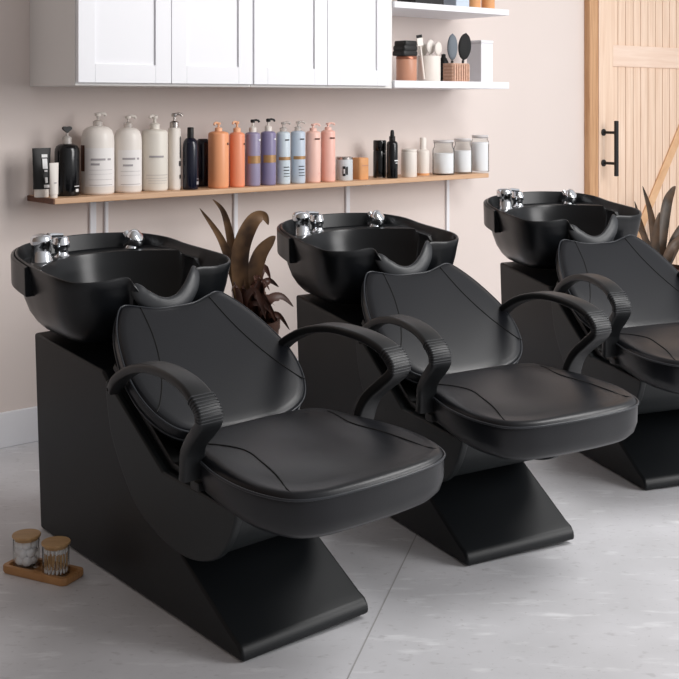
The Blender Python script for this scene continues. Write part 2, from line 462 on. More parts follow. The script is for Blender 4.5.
# ---- armrests
ap = catmull([(.560, .608), (.535, .630), (.48, .669), (.385, .711), (.27, .737), (.150, .740), (.052, .724), (-.012, .692), (-.024, .658), (.016, .620), (.060, .585), (.090, .550), (.104, .512), (.110, .474)], 6)
na = len(ap)
def arm_w(t):      # half width along the path
    if t < .12: return .016+.010*t/.12
    if t < .55: return .026+.010*(t-.12)/.43
    if t < .68: return .036
    return .036-.004*min(1, (t-.68)/.10)+.005*max(0, (t-.80)/.20)
def arm_x(t): return .284+.042*min(1, t/.5) if t < .6 else .326-.030*min(1, (t-.6)/.35)
for s in (-1, 1):
    cx = .012+s*.326
    path = [(.012+s*arm_x(i/(na-1)) if s < 0 else max(.316, arm_x(i/(na-1))) if i/(na-1) < .6 else arm_x(i/(na-1)), y_+(.006 if s > 0 else 0), z_+(.014 if s > 0 else 0)*min(1, max(0, (1-i/(na-1))*5))) for i, (y_, z_) in enumerate(ap)]
    prof = rrect(.030, .0125, .008, 3)
    scl = [(arm_w(i/(na-1))/.030, 1.0 if i > 3 else .7+.1*i) for i in range(na)]
    mb = MB(); rings = []
    for i, p in enumerate(path):
        p = Vector(p); t = (Vector(path[min(i+1, na-1)])-Vector(path[max(i-1, 0)])).normalized()
        side = Vector((1, 0, 0)); nrm = side.cross(t)
        th = scl[i][1]*(1.25 if i/na > .6 else 1)
        rings.append([tuple(p+side*a_*scl[i][0]+nrm*b_*th) for a_, b_ in prof])
    mb.loft(rings)
    arm = mb.build('armrest', M['arm'], CHAIR, ang=50)
    # ribbed grip round the front bend
    g = MB()
    i0 = int(na*.50); i1 = int(na*.61)
    fine = catmull(ap[i0:i1+1], 5); m_ = len(fine)
    for q in range(10):
        i = int((q+.5)/10*m_); y_, z_ = fine[i]
        y2, z2 = fine[min(i+1, m_-1)]; y1, z1 = fine[max(i-1, 0)]
        t = Vector((0, y2-y1, z2-z1)).normalized(); nrm = Vector((1, 0, 0)).cross(t)
        c0 = Vector((cx-(.012 if s > 0 else 0), y_+(.006 if s > 0 else 0), z_+(.014 if s > 0 else 0)))
        g.loft([[tuple(c0+Vector((a_, 0, 0))+nrm*b_+t*d_) for a_, b_ in rrect(.0370, .0142, .008, 3)] for d_ in (-.0020, .0020)])
    g.build('ribbed_grip', M['rubber'], arm, bevel=.001)
    sm = MB().lathe([(.006, 0), (.006, .003), (.004, .005)], 12).build('screw', M['rail'], arm)
    sm.rotation_euler = (0, s*PI/2, 0); sm.location = (-.295 if s < 0 else .341, .548, .622 if s < 0 else .634)
    MB().box(*sorted((s*.205, .012+s*.292)), .090, .130, .440, .464).build('mount_plate', M['rail'], arm, bevel=.003)

# ---- basin
hbn = [(0, .737, .795), (.045, .739, .805), (.085, .745, .838), (.112, .752, .876), (.134, .768, .898), (.22, .775, .893), (.292, .81, .896), (.322, .88, .908), (.322, 1.0, .916), (.314, 1.12, .925), (.297, 1.24, .941), (.232, 1.34, .953), (.12, 1.38, .960), (0, 1.39, .963)]
hbn = [(a_*.985, b_, c_) for a_, b_, c_ in hbn]
pts = hbn+[(-a_, b_, c_) for a_, b_, c_ in reversed(hbn[1:-1])]
rim = catmull(pts, 7, True); nr = len(rim)
OC = (0, 1.06); ZB = .674
def bscale(p, k, off=0.):
    dx, dy = p[0]-OC[0], p[1]-OC[1]; l = math.hypot(dx, dy)
    return OC[0]+dx*k+dx/l*off, OC[1]+dy*k+dy/l*off
def outer(k, t, off=0.):
    out = []
    for p in rim:
        X, Y = bscale(p, k, off); out.append((X, Y, ZB+(p[2]-ZB)*t))
    return out
rings = [outer(.5, .0), outer(.65, .012), outer(.73, .06), outer(.805, .15), outer(.872, .28), outer(.92, .45), outer(.957, .65), outer(.985, .86), outer(1, .965), outer(1, .992, -.002), outer(1, 1, -.006), outer(1, .992, -.010), outer(1, .965, -.012)]
def inner(f):
    return [f(p) for p in rim]
DK = .908
def deckz(p): return min(DK, p[2]-.030)
def f_deck(p):
    X, Y = bscale(p, 1, -.020)
    return (X, Y, deckz(p) if p[1] > 1.0 else p[2]-.045)
def f_deck2(p):
    X, Y = bscale(p, 1, -.026)
    return (X, Y, deckz(p)-.004 if p[1] > 1.0 else p[2]-.06)
def lipy(x_): return 1.268-2.1*x_*x_
def f_lip(drop=0., dy=0., kx=.93):
    def g(p):
        X, Y = bscale(p, 1, -.028)
        X *= kx/.91 if False else 1
        if p[1] > 1.0:
            L = lipy(X)+dy
            if Y > L: Y = L
            X *= .95
            return (X, Y, min(DK, p[2]-.030)-.004+drop if Y >= L-1e-6 else min(DK, p[2]-.030)-.006+drop)
        return (X, Y, p[2]-.07+drop)
    return g
def f_wall(k, z):
    def g(p):
        X, Y = bscale(p, 1, -.028)
        L = lipy(X)-.014
        Y = min(Y, L); X *= .95
        X, Y = OC[0]+X*k, .98+(Y-.98)*k
        return (X, Y, min(z, p[2]-.075))
    return g
rings += [inner(f_deck), inner(f_deck2), inner(f_lip(.004)), inner(f_lip(.003, -.006)), inner(f_lip(-.004, -.010)), inner(f_wall(.97, .85)), inner(f_wall(.90, .76)), inner(f_wall(.78, .705)), inner(f_wall(.5, .685)), inner(f_wall(.12, .68))]
basin = MB().loft(rings).build('basin', M['bowl'], CHAIR, ang=38)
basin.location = (.020, 0, 0)
# overhanging collar round the rear of the rim
idx = [i for i in range(nr) if rim[i][1] > 1.085]
k0 = [i for i in range(len(idx)) if idx[i]-idx[i-1] != 1]
k0 = k0[0] if k0 else 0
idx = idx[k0:]+idx[:k0]
rear = [rim[i] for i in idx]
# order along the outline starting on the right side
cl = MB(); rings = []
for p in rear:
    n0 = bscale(p, 1, .002); n1 = bscale(p, 1, .013); zt = p[2]; zb = p[2]-.103
    rings.append([(n0[0], n0[1], zt-.004), (n1[0], n1[1], zt-.008), (n1[0]*1.0, n1[1], zb+.006), (n1[0]*.995, n1[1]-.001, zb), (bscale(p, .91)[0], bscale(p, .91)[1], zb)])
cl.loft(rings, True, True, True).build('collar', M['bowl'], basin, bevel=.002)
# gel neck rest in the dip
npth = catmull([(-.106, .775, .866), (-.094, .760, .850), (-.077, .746, .826), (-.042, .733, .800), (0, .729, .791), (.045, .733, .803), (.088, .745, .838), (.114, .762, .872), (.134, .785, .896)], 6)
nn_ = len(npth)
scl = []
for i in range(nn_):
    t = i/(nn_-1); e = math.sin(PI*t)**.55
    scl.append((.22+.78*e, .30+.70*e))
prof = [(.033*math.cos(a_), .016*math.sin(a_)) for a_ in [2*PI*i/16 for i in range(16)]]
MB().sweep(npth, prof, up=(0, 1, 0), scales=[(b_, a_) for a_, b_ in scl]).build('neck_rest', M['rubber'], basin, ang=180)
# fixtures on the rear deck
def lever_tap(x_, y_):
    z = DK-.006
    m_ = MB().lathe([(.038, z), (.038, z+.006), (.034, z+.010), (.0325, z+.052), (.033, z+.054), (.035, z+.060), (.037, z+.074), (.036, z+.086), (.030, z+.093), (.014, z+.097), (.001, z+.098)], 28, (x_, y_))
    t_ = m_.build('mixer_tap', M['chrome'], basin, ang=50)
    return t_
lever = lever_tap(-.200, 1.232)
def arm_tube():
    z = DK+.072
    return MB().sweep([(-.200, 1.225, z), (-.164, 1.242, z+.010), (-.110, 1.272, z+.002)], rrect(.012, .008, .005, 3)).build('spout', M['chrome'], basin)
arm_tube()
z = DK-.006
MB().lathe([(.030, z), (.030, z+.005), (.024, z+.010), (.023, z+.030), (.029, z+.036), (.030, z+.054), (.026, z+.058), (.026, z+.068), (.020, z+.074), (.001, z+.075)], 28, (-.100, 1.290)).build('diverter_valve', M['chrome'], basin, ang=50)
# hand spray resting in its socket, head tipped to the front
m_ = MB().lathe([(.026, z), (.026, z+.006), (.020, z+.012), (.018, z+.020)], 24, (.178, 1.300))
m_.build('spray_socket', M['chrome'], basin, ang=50)
hs = MB().lathe([(.016, -.040), (.020, -.022), (.029, -.008), (.034, .004), (.034, .018), (.028, .026), (.020, .030), (.001, .031)], 28).build('hand_spray', M['chrome'], basin, ang=50)
hs.location = (.184, 1.290, z+.034); hs.rotation_euler = (math.radians(58), 0, math.radians(34))
MB().tube([(.178, 1.300, z+.016), (.174, 1.312, z+.040), (.168, 1.325, z+.058)], .014, 12).build('spray_grip', M['chrome'], basin)

def place(root, px, py, rot, size=1., tall=1.):
    """stand the chair with its front left base corner at a surveyed floor point"""
    Y = F*(HC-.012)/(py-CY); X = (px-CX)/F*Y
    c, s_ = math.cos(rot), math.sin(rot)
    root.rotation_euler = (0, -.028, rot); root.location = (X+BW*size*c, Y+BW*size*s_, .0035); root.scale = (size, size, size*tall)
YAW = .677
place(CHAIR, 243, 660, YAW)
c2 = copy_tree(CHAIR); place(c2, 468, 564, YAW-math.radians(11.4), .985, 1.022)
c2['label'] = 'middle black shampoo chair with a backwash basin, between the other two'
c3 = copy_tree(CHAIR); place(c3, 646, 488.5, YAW-math.radians(21.0), .975, 1.07)
c3['label'] = 'farthest black shampoo chair, cut off at the right, nearest the wooden door'

# ------------------------------------------------------------------ wall shelf and the things on it
SZ = 1.05; SY0 = 4.385
sh = thing('wall_shelf', 'long narrow light wood wall shelf holding the row of hair product bottles', 'shelf', (0, 0, 0), WA)
MB().box(2.169, 4.775, SY0, WY, SZ-.024, SZ).build('board', M['shelf_wood'], sh, bevel=.003)
MB().box(2.163, 2.171, SY0+.002, WY, SZ-.024, SZ-.001).build('end_edge', M['shelf_end'], sh, bevel=.001)
for bx, w_ in ((2.468, .030), (2.535, .016), (3.234, .022), (3.947, .026), (4.689, .022)):
    m_ = MB().box(bx-w_/2, bx+w_/2, WY-.014, WY, SZ-.60, SZ-.024)
    m_.box(bx-w_/2, bx+w_/2, SY0+.07, WY, SZ-.034, SZ-.024)
    m_.build('bracket', M['white_paint'], sh, bevel=.002)

def patch(b, rx, ry, a0, a1, z0, z1, off=.0012, p=2., n=10):
    """strip lying on the bottle's wall, angles in degrees (-90 looks away from the wall)"""
    vs = []
    for z_ in (z0, z1):
        for i in range(n+1):
            a_ = math.radians(a0+(a1-a0)*i/n); ca, sa = math.cos(a_), math.sin(a_)
            k = 1. if p == 2. else 1/((abs(ca)**p+abs(sa)**p)**(1/p))
            vs.append(((rx*k+off)*ca, (ry*k+off)*sa, z_))
    m_ = n+1
    b.add(vs, [(i, i+1, m_+i+1, m_+i) for i in range(n)])
    return b
def at_shelf(l, r, wy):
    x0, d0 = along(l, wy); x1, d1 = along(r, wy)
    xc, dc = along((l+r)/2, wy)
    # apparent width of a round body = its diameter at that distance
    w = (r-l)/F*dc
    return xc, dc, w
def bottle(name, label, cat, l, r, top, base_py, wy, body_mat, shoulder=.12, p=2., ry=None, group=None, prof=None, zfloor=SZ, neck=.32):
    xc, d, w = at_shelf(l, r, wy)
    k = d/F; h = (base_py-top)*k; rx = w/2*(.98 if p == 2 else .93)
    t = thing(name, label, cat, W(xc, wy, zfloor), WA, group)
    R = 1.
    if prof is None:
        prof = [(.90, 0), (.97, .012), (1, .04), (1, 1-shoulder), (.965, 1-shoulder*.62), (.86, 1-shoulder*.3), (.62, 1-shoulder*.08), (neck, 1.0)]
    MB().lathe([(rx*a_, h*b_) for a_, b_ in prof], 32, sx=1, sy=(ry or 1.), p=p).build('body', body_mat, t, ang=60)
    return t, rx, rx*(ry or 1.), h, k
def pump(t, z, H_, m_head, m_neck, spout=1, r=.012, ln=.034, ang=-35., heart=False):
    """neck collar, stem and nozzle head of a pump dispenser"""
    n_ = MB().lathe([(r*1.5, z-.002), (r*1.5, z+H_*.34), (r*1.0, z+H_*.42), (r*.42, z+H_*.46), (r*.42, z+H_*.80)], 20).build('pump', m_neck, t, ang=50)
    b = MB()
    if heart:
        hz = z+H_*.62; hh = H_*.45
        P = []
        for i in range(28):
            a_ = 2*PI*i/28
            P.append((hh*.62*math.sin(a_)**3, hz+hh*.5+hh*.5*(.8125*math.cos(a_)-.3125*math.cos(2*a_)-.125*math.cos(3*a_)-.0625*math.cos(4*a_))))
        b.loft([[(a_, -.008, c_) for a_, c_ in P], [(a_, .008, c_) for a_, c_ in P]])
    else:
        b.lathe([(r*.85, z+H_*.74), (r*.95, z+H_*.80), (r*.95, z+H_*.95), (r*.6, z+H_)], 16)
        a_ = math.radians(ang)
        dx, dy = math.cos(a_)*spout, math.sin(a_)
        zz = z+H_*.90
        b.tube([(0, 0, zz), (dx*ln*.5, dy*ln*.5, zz+.003), (dx*ln*.9, dy*ln*.9, zz+.0), (dx*ln, dy*ln, zz-.008)], r*.45, 8)
    h = b.build('pump_head', m_head, n_, ang=50)
    return h

def text_lines(t, rx, ry, rows, m_, off=.0022, p=2., name='print'):
    for a0, a1, z0, z1 in rows:
        patch(MB(), rx, ry, a0, a1, z0, z1, off, p, 16).build(name, m_, t, ang=180)

GW = 'white pump bottles on the wall shelf'
# black squeeze tube standing on its white cap
xc, d, w = at_shelf(32, 52, 4.50); k = d/F
t = thing('squeeze_tube', 'flat black squeeze tube with white lettering, leftmost on the wall shelf', 'tube', W(xc, 4.50, SZ), WA)
h = 49*k; rw = w/2
def tube_body(rw, h, zc, th):
    rings = []
    for q in range(9):
        s_ = q/8; z_ = zc+(h-zc)*s_
        rr = rw*(.86+.14*s_); tt = th*(1-s_)+.0025
        rings.append([(a_*rr, b_*tt, z_) for a_, b_ in ell(1, 1, 24)])
    return MB().loft(rings)
tube_body(rw, h, .034, .020).build('body', M['black_matte'], t, ang=60)
MB().lathe([(.030, 0), (.031, .004), (.031, .030), (.026, .036)], 24, sy=.75).build('cap', M['offwhite'], t, ang=50)
for z0, z1, x0, x1 in ((.165, .178, -.004, .022), (.118, .160, -.002, .020), (.105, .113, .004, .018), (.060, .082, .004, .016), (.040, .052, -.002, .022)):
    y_ = -.026*(1-(z0-.03)/(h-.03))-.0035
    yb = -.026*(1-(z1-.03)/(h-.03))-.0035
    MB().add([(x0, y_-.001, z0), (x1, y_-.001, z0), (x1, yb-.001, z1), (x0, yb-.001, z1)], [(0, 1, 2, 3)]).build('print', M['white_ink'], t, smooth=False)
# small white tube in front
xc, d, w = at_shelf(49.5, 59.5, 4.43); k = d/F
t = thing('squeeze_tube', 'small white squeeze tube in front of the black pump bottle', 'tube', W(xc, 4.43, SZ), WA)
tube_body(w/2, 35*k, .014, .012).build('body', M['white_plastic'], t, ang=60)
MB().lathe([(w*.36, 0), (w*.37, .003), (w*.37, .012), (w*.3, .015)], 20, sy=.8).build('cap', M['offwhite'], t, ang=50)
MB().box(-.004, .006, -.0125, -.0115, .06, .064).build('print', M['label_grey'], t, smooth=False)
# black bottle, heart topped
t, rx, ry, h, k = bottle('pump_bottle', 'glossy black pump bottle with a heart shaped black top', 'bottle', 55, 80, 143, 195, 4.50, M['black_gloss'], .16)
pump(t, h, 17*k, M['black_matte'], M['clear_plastic'], r=.013, heart=True)
text_lines(t, rx, ry, [(-75, -55, .018, .03), (-82, -48, .040, .043)], M['white_ink'])
# four white bottles
t, rx, ry, h, k = bottle('pump_bottle', 'largest white pump bottle, round shouldered, with a pale label and brown side strip', 'bottle', 81.5, 115, 126, 194, 4.50, M['white_plastic'], .22, group=GW)
pump(t, h, 13*k, M['offwhite'], M['clear_plastic'], r=.014, ang=-20)
text_lines(t, rx, ry, [(-165, -46, .035, h*.68)], M['label_paper'], .0012, name='label')
text_lines(t, rx, ry, [(-142, -92, h*.50, h*.53), (-84, -70, h*.50, h*.53), (-142, -112, h*.43, h*.46), (-148, -62, h*.36, h*.364), (-148, -62, h*.22, h*.224), (-148, -62, h*.30, h*.303), (-148, -62, h*.14, h*.147)], M['label_grey'])
text_lines(t, rx, ry, [(-196, -168, h*.34, h*.72)], M['brown_label'], .0016, name='side_label')
t, rx, ry, h, k = bottle('pump_bottle', 'white pump bottle with round shoulders, second from the left of the white ones', 'bottle', 114.5, 142.5, 127, 191.5, 4.50, M['white_plastic'], .20, group=GW)
pump(t, h, 12*k, M['offwhite'], M['clear_plastic'], r=.013, ang=-20)
text_lines(t, rx, ry, [(-165, -46, .03, h*.66)], M['label_paper'], .0012, name='label')
text_lines(t, rx, ry, [(-142, -90, h*.51, h*.54), (-82, -70, h*.51, h*.54), (-140, -100, h*.41, h*.44), (-150, -62, h*.33, h*.334), (-150, -62, h*.27, h*.273), (-150, -62, h*.13, h*.137)], M['label_grey'])
t, rx, ry, h, k = bottle('pump_bottle', 'cream white pump bottle with squarer shoulders and one line of grey print', 'bottle', 142, 168.5, 128.5, 190, 4.50, M['cream_plastic'], .07, group=GW)
pump(t, h, 14*k, M['offwhite'], M['cream_plastic'], r=.015, ang=-160)
text_lines(t, rx, ry, [(-145, -80, h*.545, h*.575), (-160, -54, h*.26, h*.265), (-160, -54, h*.21, h*.214), (-150, -60, h*.17, h*.174), (-150, -66, h*.13, h*.133)], M['label_grey'])
t, rx, ry, h, k = bottle('pump_bottle', 'squarish white pump bottle with a silver pump and black marks at its edge', 'bottle', 168.6, 181.2, 126.5, 189, 4.49, M['offwhite'], .05, p=2.8)
pump(t, h, 14*k, M['silver'], M['silver'], r=.014, ang=-20)
text_lines(t, rx, ry, [(-74, -58, h*.38, h*.46), (-70, -56, h*.18, h*.24), (-66, -58, h*.5, h*.85)], M['ink'], .003, p=2.8)
# two dark bottles
t, rx, ry, h, k = bottle('bottle', 'tall black navy bottle with a narrow black cap', 'bottle', 183, 199, 136, 187.5, 4.455, M['navy_gloss'], .20, neck=.42)
MB().lathe([(rx*.42, h-.002), (rx*.42, h+.02), (rx*.40, h+.046), (rx*.34, h+.048)], 20).build('cap', M['black_matte'], t, ang=50)
text_lines(t, rx, ry, [(-76, -50, h*.10, h*.16), (-74, -52, h*.2, h*.215)], M['label_grey'])
t, rx, ry, h, k = bottle('bottle', 'shorter round topped navy bottle beside the orange pump bottles', 'bottle', 196, 211, 138.5, 186.0, 4.575, M['navy_gloss'], .12, neck=.7)
# orange pair
GP = 'coloured pump bottles on the wall shelf'
def cyl(label, l, r, top, bot, m_, pt, mh, mn, ang=-30., wy=4.455):
    t, rx, ry, h, k = bottle('pump_bottle', label, 'bottle', l, r, top, bot, wy, m_, .055, group=GP, neck=.45)
    pump(t, h, (top-pt)*k, mh, mn, r=.0115, ang=ang)
    return t, rx, ry, h, k
t, rx, ry, h, k = cyl('orange pump bottle with pale orange pump, beside the navy bottle', 208.5, 229.5, 130, 186.5, M['orange'], 121, M['orange_clear'], M['orange_clear'], -160)
text_lines(t, rx, ry, [(-70, -54, h*.76, h*.80)], M['brown_label'])
t, rx, ry, h, k = cyl('coral orange pump bottle beside the purple bottle', 229.5, 245.5, 131, 185.5, M['coral'], 120, M['orange_clear'], M['orange_clear'], -160)
text_lines(t, rx, ry, [(-72, -52, h*.77, h*.80)], M['brown_label'])
for lab, l, r, m_ in (('purple pump bottle with a gold band, beside the coral bottle', 245.5, 261, 'purple'), ('violet pump bottle with a gold band, beside the pale blue bottle', 261, 276.5, 'violet')):
    t, rx, ry, h, k = cyl(lab, l, r, 130.5, 184.3, M[m_], 118, M['black_matte'], M['offwhite'], -10)
    text_lines(t, rx, ry, [(-165, -20, h*.42, h*.56)], M['gold'], .001, name='band')
    text_lines(t, rx, ry, [(-78, -44, h*.84, h*.865)], M['white_ink'])
for lab, l, r, m_ in (('pale blue pump bottle with a gold stripe, beside the violet bottle', 276.5, 291, 'blue'), ('greyish blue pump bottle with a gold stripe, beside the pink bottle', 291, 306, 'sky')):
    t, rx, ry, h, k = cyl(lab, l, r, 130.5, 183, M[m_], 121, M['clear_plastic'], M['clear_plastic'], -25)
    text_lines(t, rx, ry, [(-165, -30, h*.46, h*.52)], M['gold'], .001, name='band')
    text_lines(t, rx, ry, [(-112, -74, h*.83, h*.855), (-122, -74, h*.32, h*.335), (-122, -74, h*.26, h*.275), (-122, -72, h*.20, h*.212), (-122, -68, h*.15, h*.16)], M['ink'])
for lab, l, r, m_ in (('pale pink pump bottle beside the blue bottle', 306, 321.2, 'pink'), ('salmon pink pump bottle, last of the tall bottles before the small canister', 321.2, 336, 'salmon')):
    t, rx, ry, h, k = cyl(lab, l, r, 130.5, 182, M[m_], 123.5, M['pink'], M['pink'], -25)
    text_lines(t, rx, ry, [(-116, -70, h*.83, h*.86)], M['brown_label'])
    text_lines(t, rx, ry, [(-80, -60, h*.17, h*.185)], M['salmon'])
# small pieces
CP = [(.96, 0), (1, .03), (1, .95), (.97, .985), (.9, 1)]
t, rx, ry, h, k = bottle('canister', 'small pale grey canister with black print on its left', 'canister', 336, 353.5, 156.5, 179.5, 4.48, M['bluegrey'], prof=CP)
text_lines(t, rx, ry, [(-140, -122, h*.2, h*.62), (-118, -106, h*.25, h*.6)], M['ink'])
text_lines(t, rx, ry, [(-134, -127, h*.3, h*.5)], M['white_ink'], .003)
MB().lathe([(rx*1.01, h*.90), (rx*1.01, h*1.0), (rx*.9, h*1.02)], 28).build('lid', M['silver'], t, ang=50)
t, rx, ry, h, k = bottle('box', 'small tan orange carton beside the pale grey canister', 'box', 354, 368, 157, 178.5, 4.48, M['tan'], prof=CP, p=5.)
text_lines(t, rx, ry, [(-120, -55, h*.62, h*.66)], M['copper'], .002, p=5.)
t, rx, ry, h, k = bottle('canister', 'black canister with a glossy lid beside the dropper bottle', 'canister', 373.5, 387, 138, 175.5, 4.50, M['black_gloss'], prof=[(.96, 0), (1, .03), (1, .70), (.96, .71), (.96, .73), (1, .74), (1, .97), (.92, 1)])
text_lines(t, rx, ry, [(-100, -62, h*.63, h*.66)], M['label_grey'])
text_lines(t, rx, ry, [(-160, -20, .0, .006)], M['silver'], .001, name='rim')
t, rx, ry, h, k = bottle('dropper_bottle', 'black bottle with a rubber dropper top', 'bottle', 387, 398.5, 138, 175.5, 4.425, M['black_gloss'], .12, neck=.55)
MB().lathe([(.016, h-.002), (.016, h+.022), (.011, h+.025), (.010, h+.045), (.007, h+.054), (.001, h+.056)], 20).build('dropper', M['black_matte'], t, ang=50)
text_lines(t, rx, ry, [(-110, -60, h*.46, h*.49), (-100, -66, h*.40, h*.42)], M['white_ink'])
t, rx, ry, h, k = bottle('canister', 'cream canister with a flat lid beside the dropper bottle', 'canister', 401.5, 417.5, 147.5, 172.5, 4.46, M['offwhite'], prof=CP)
MB().lathe([(rx*.9, h-.001), (rx*.97, h+.001), (rx*.97, h+.012), (rx*.9, h+.014)], 28).build('lid', M['offwhite'], t, ang=50)
t, rx, ry, h, k = bottle('pump_bottle', 'small cream bottle with a tall white cap and tan foot', 'bottle', 417, 430, 146, 172, 4.50, M['offwhite'], .14, neck=.5)
MB().lathe([(rx*.52, h-.002), (rx*.52, h+.058), (rx*.46, h+.062)], 20).build('cap', M['white_plastic'], t, ang=50)
MB().lathe([(rx*1.015, 0), (rx*1.015, .012)], 28).build('foot', M['tan'], t, ang=50)
def glass_jar(label, l, r, top, bot, fill, wy, shoulder=.80, cat='jar'):
    xc, d, w = at_shelf(l, r, wy); k = d/F; h = (bot-top)*k; rx = w/2
    t = thing('glass_jar', label, cat, W(xc, wy, SZ), WA, 'glass jars at the end of the wall shelf')
    op = [(.92, 0), (1, .03), (1, shoulder-.08), (.96, shoulder), (.84, shoulder+.05), (.84, .95), (.88, .96), (.88, 1.0)]
    ip = [(.80, .99), (.80, shoulder+.05), (.92, shoulder), (.95, shoulder-.08), (.95, .045), (.88, .03)]
    MB().lathe([(rx*a_, h*b_) for a_, b_ in op+ip], 32).build('jar', M['glass'], t, ang=50)
    MB().lathe([(rx*.86, h*.035), (rx*.945, h*.05), (rx*.945, h*fill), (rx*.9, h*(fill+.015)), (rx*.3, h*(fill+.02))], 32).build('contents', M['powder'], t, ang=50)
    MB().lathe([(rx*.79, h*.97), (rx*.9, h*1.002), (rx*.93, h*1.01), (rx*.93, h*1.05), (rx*.88, h*1.06)], 32).build('lid', M['frost'], t, ang=50)
    return t
glass_jar('wide glass jar filled with white powder, beside the small cream bottle', 433, 455, 139, 171.5, .64, 4.47)
glass_jar('middle glass jar of white powder, between the wide jar and the tall jar', 454, 472.5, 138, 170.8, .68, 4.48)
glass_jar('tall pale frosted jar at the right end of the wall shelf', 471.5, 489.5, 135.5, 170.5, .84, 4.49, .88)

# ------------------------------------------------------------------ wall cabinets with open shelves
CY0 = 4.197; CZ = 1.512; CT = 2.30
def cabinet(label, x0, x1, doors, side_left):
    t = thing('wall_cabinet', label, 'cabinet', (0, 0, 0), WA, 'white wall cabinets')
    m_ = MB().box(x0, x1, CY0+.021, WY, CZ, CT)
    m_.build('carcass', M['white_side'], t, bevel=.002)
    for a_, b_ in doors:
        dm = MB(); y0, y1 = CY0, CY0+.02; z0, z1 = CZ+.012, CT-.01; s_ = .075
        a_ += .0015; b_ -= .0015
        d_ = bpy.data.objects.new
        frame = MB()
        frame.box(a_, a_+s_, y0, y1, z0, z1); frame.box(b_-s_, b_, y0, y1, z0, z1)
        frame.box(a_+s_, b_-s_, y0, y1, z0, z0+s_); frame.box(a_+s_, b_-s_, y0, y1, z1-s_, z1)
        df = frame.build('door', M['white_paint'], t, bevel=.0015)
        MB().box(a_+s_-.004, b_-s_+.004, y0+.009, y1-.002, z0+s_-.004, z1-s_+.004).build('door_panel', M['white_paint'], df, smooth=False)
    return t
cabinet('white two door wall cabinet at the left, with its side panel showing', 2.174, 3.033, [(2.176, 2.609), (2.609, 3.031)], True)
cabinet('white two door wall cabinet beside the open shelves', 3.035, 3.892, [(3.037, 3.461), (3.461, 3.850)], False)
for lab, z0, z1 in (('lower white open shelf holding brushes and jars', 1.515, 1.552), ('upper white open shelf at the top edge of the photo', 1.911, 1.943)):
    o = MB().box(3.893, 4.735, CY0+.004, WY, z0, z1).build('open_shelf', M['white_paint'], None, bevel=.003)
    o.rotation_euler = (0, 0, WA); tag(o, lab, 'shelf', 'white open shelves')
LZ = 1.552; TZ = 1.943; LY = 4.36
def put(px, wy, z): x_, d_ = along(px, wy); return W(x_, wy, z), d_/F
# copper jar
p, k = put(407, LY, LZ); h = 25*k; r = 10.3*k
t = thing('jar', 'copper brown ceramic jar with a darker rim on the open shelf', 'jar', p, WA)
MB().lathe([(r*.9, 0), (r, .008), (r, h*.86), (r*.98, h*.88), (r*.3, h*.885)], 32).build('body', M['copper'], t, ang=50)
MB().lathe([(r*.96, h*.86), (r*1.03, h*.88), (r*1.03, h*.97), (r*.98, h), (r*.5, h*1.005)], 32).build('lid', M['copper_rim'], t, ang=50)
# black pouch lying on the jar
p, k = put(405.5, LY, LZ+h+.001)
t = thing('folded_towel', 'small black folded cloth lying on top of the copper jar', 'cloth', p, WA)
m_ = MB()
for q, (zz, hw) in enumerate(((0, 10.5), (5.2*k, 10), (10*k, 8.8))):
    rr = rrect(hw*k, .045, .015, 4); hh = 5.0*k
    m_.loft([[(a_*.96+q*.002, b_*.96, zz) for a_, b_ in rr], [(a_+q*.002, b_, zz+hh*.3) for a_, b_ in rr], [(a_+q*.002, b_, zz+hh*.7) for a_, b_ in rr], [(a_*.95+q*.002, b_*.95, zz+hh) for a_, b_ in rr]])
m_.build('cloth', M['black_matte'], t, ang=60)
# white ceramic cup with white brushes
p, k = put(429.5, LY, LZ); h = 25.5*k; r = 11.5*k
t = thing('cup', 'plain white ceramic cup holding white brushes', 'cup', p, WA)
MB().lathe([(r*.94, 0), (r, .006), (r, h*.98), (r*.98, h), (r*.92, h), (r*.9, h*.96), (r*.88, .012), (r*.3, .010)], 32, cap1=True).build('body', M['offwhite'], t, ang=50)
def brush(label, px, wy, zb, hb, wb, hl, m_head, tilt, m_handle, flat=.35, group=None, name='hair_brush'):
    """handle stands in the cup, head up"""
    p, k = put(px, wy, zb)
    t = thing(name, label, 'brush', p, WA, group); t.rotation_euler = (0, math.radians(tilt), WA)
    MB().tube([(0, 0, 0), (0, 0, hl)], .007, 10).build('handle', m_handle, t)
    m_ = MB(); rings = []
    for q in range(13):
        s_ = q/12; w_ = math.sin(PI*min(.999, max(.001, s_)))**.5
        rings.append([(a_*wb*w_, b_*wb*flat*w_, hl+hb*s_) for a_, b_ in ell(1, 1, 20)])
    m_.loft(rings).build('head', m_head, t, ang=60)
    return t
zc = LZ+.012
brush('white rounded brush leaning left in the white cup', 425.8, LY+.045, zc, 15*k, 6.5*k, 23*k, M['cream_plastic'], -7, M['offwhite'])
brush('white rounded brush upright in the middle of the white cup', 430.2, LY+.0, zc, 15*k, 6*k, 25*k, M['white_plastic'], 2, M['offwhite'])
brush('white rounded brush leaning right in the white cup', 435.5, LY-.035, zc, 14*k, 5*k, 24*k, M['offwhite'], 8, M['offwhite'])
# thin white applicator across the left
p, k2 = put(424.5, LY-.028, zc)
t = thing('tint_brush', 'flat white tint brush with dark bristles leaning left over the cloth', 'brush', p, WA); t.rotation_euler = (0, math.radians(-9), WA)
MB().tube([(0, 0, 0), (0, 0, 33*k)], .006, 8).build('handle', M['offwhite'], t)
MB().box(-.022, .022, -.004, .004, 33*k, 41*k).build('head', M['white_plastic'], t, bevel=.003)
MB().box(-.018, .018, -.003, .003, 41*k, 44*k).build('bristles', M['bristle_black'], t, bevel=.001)
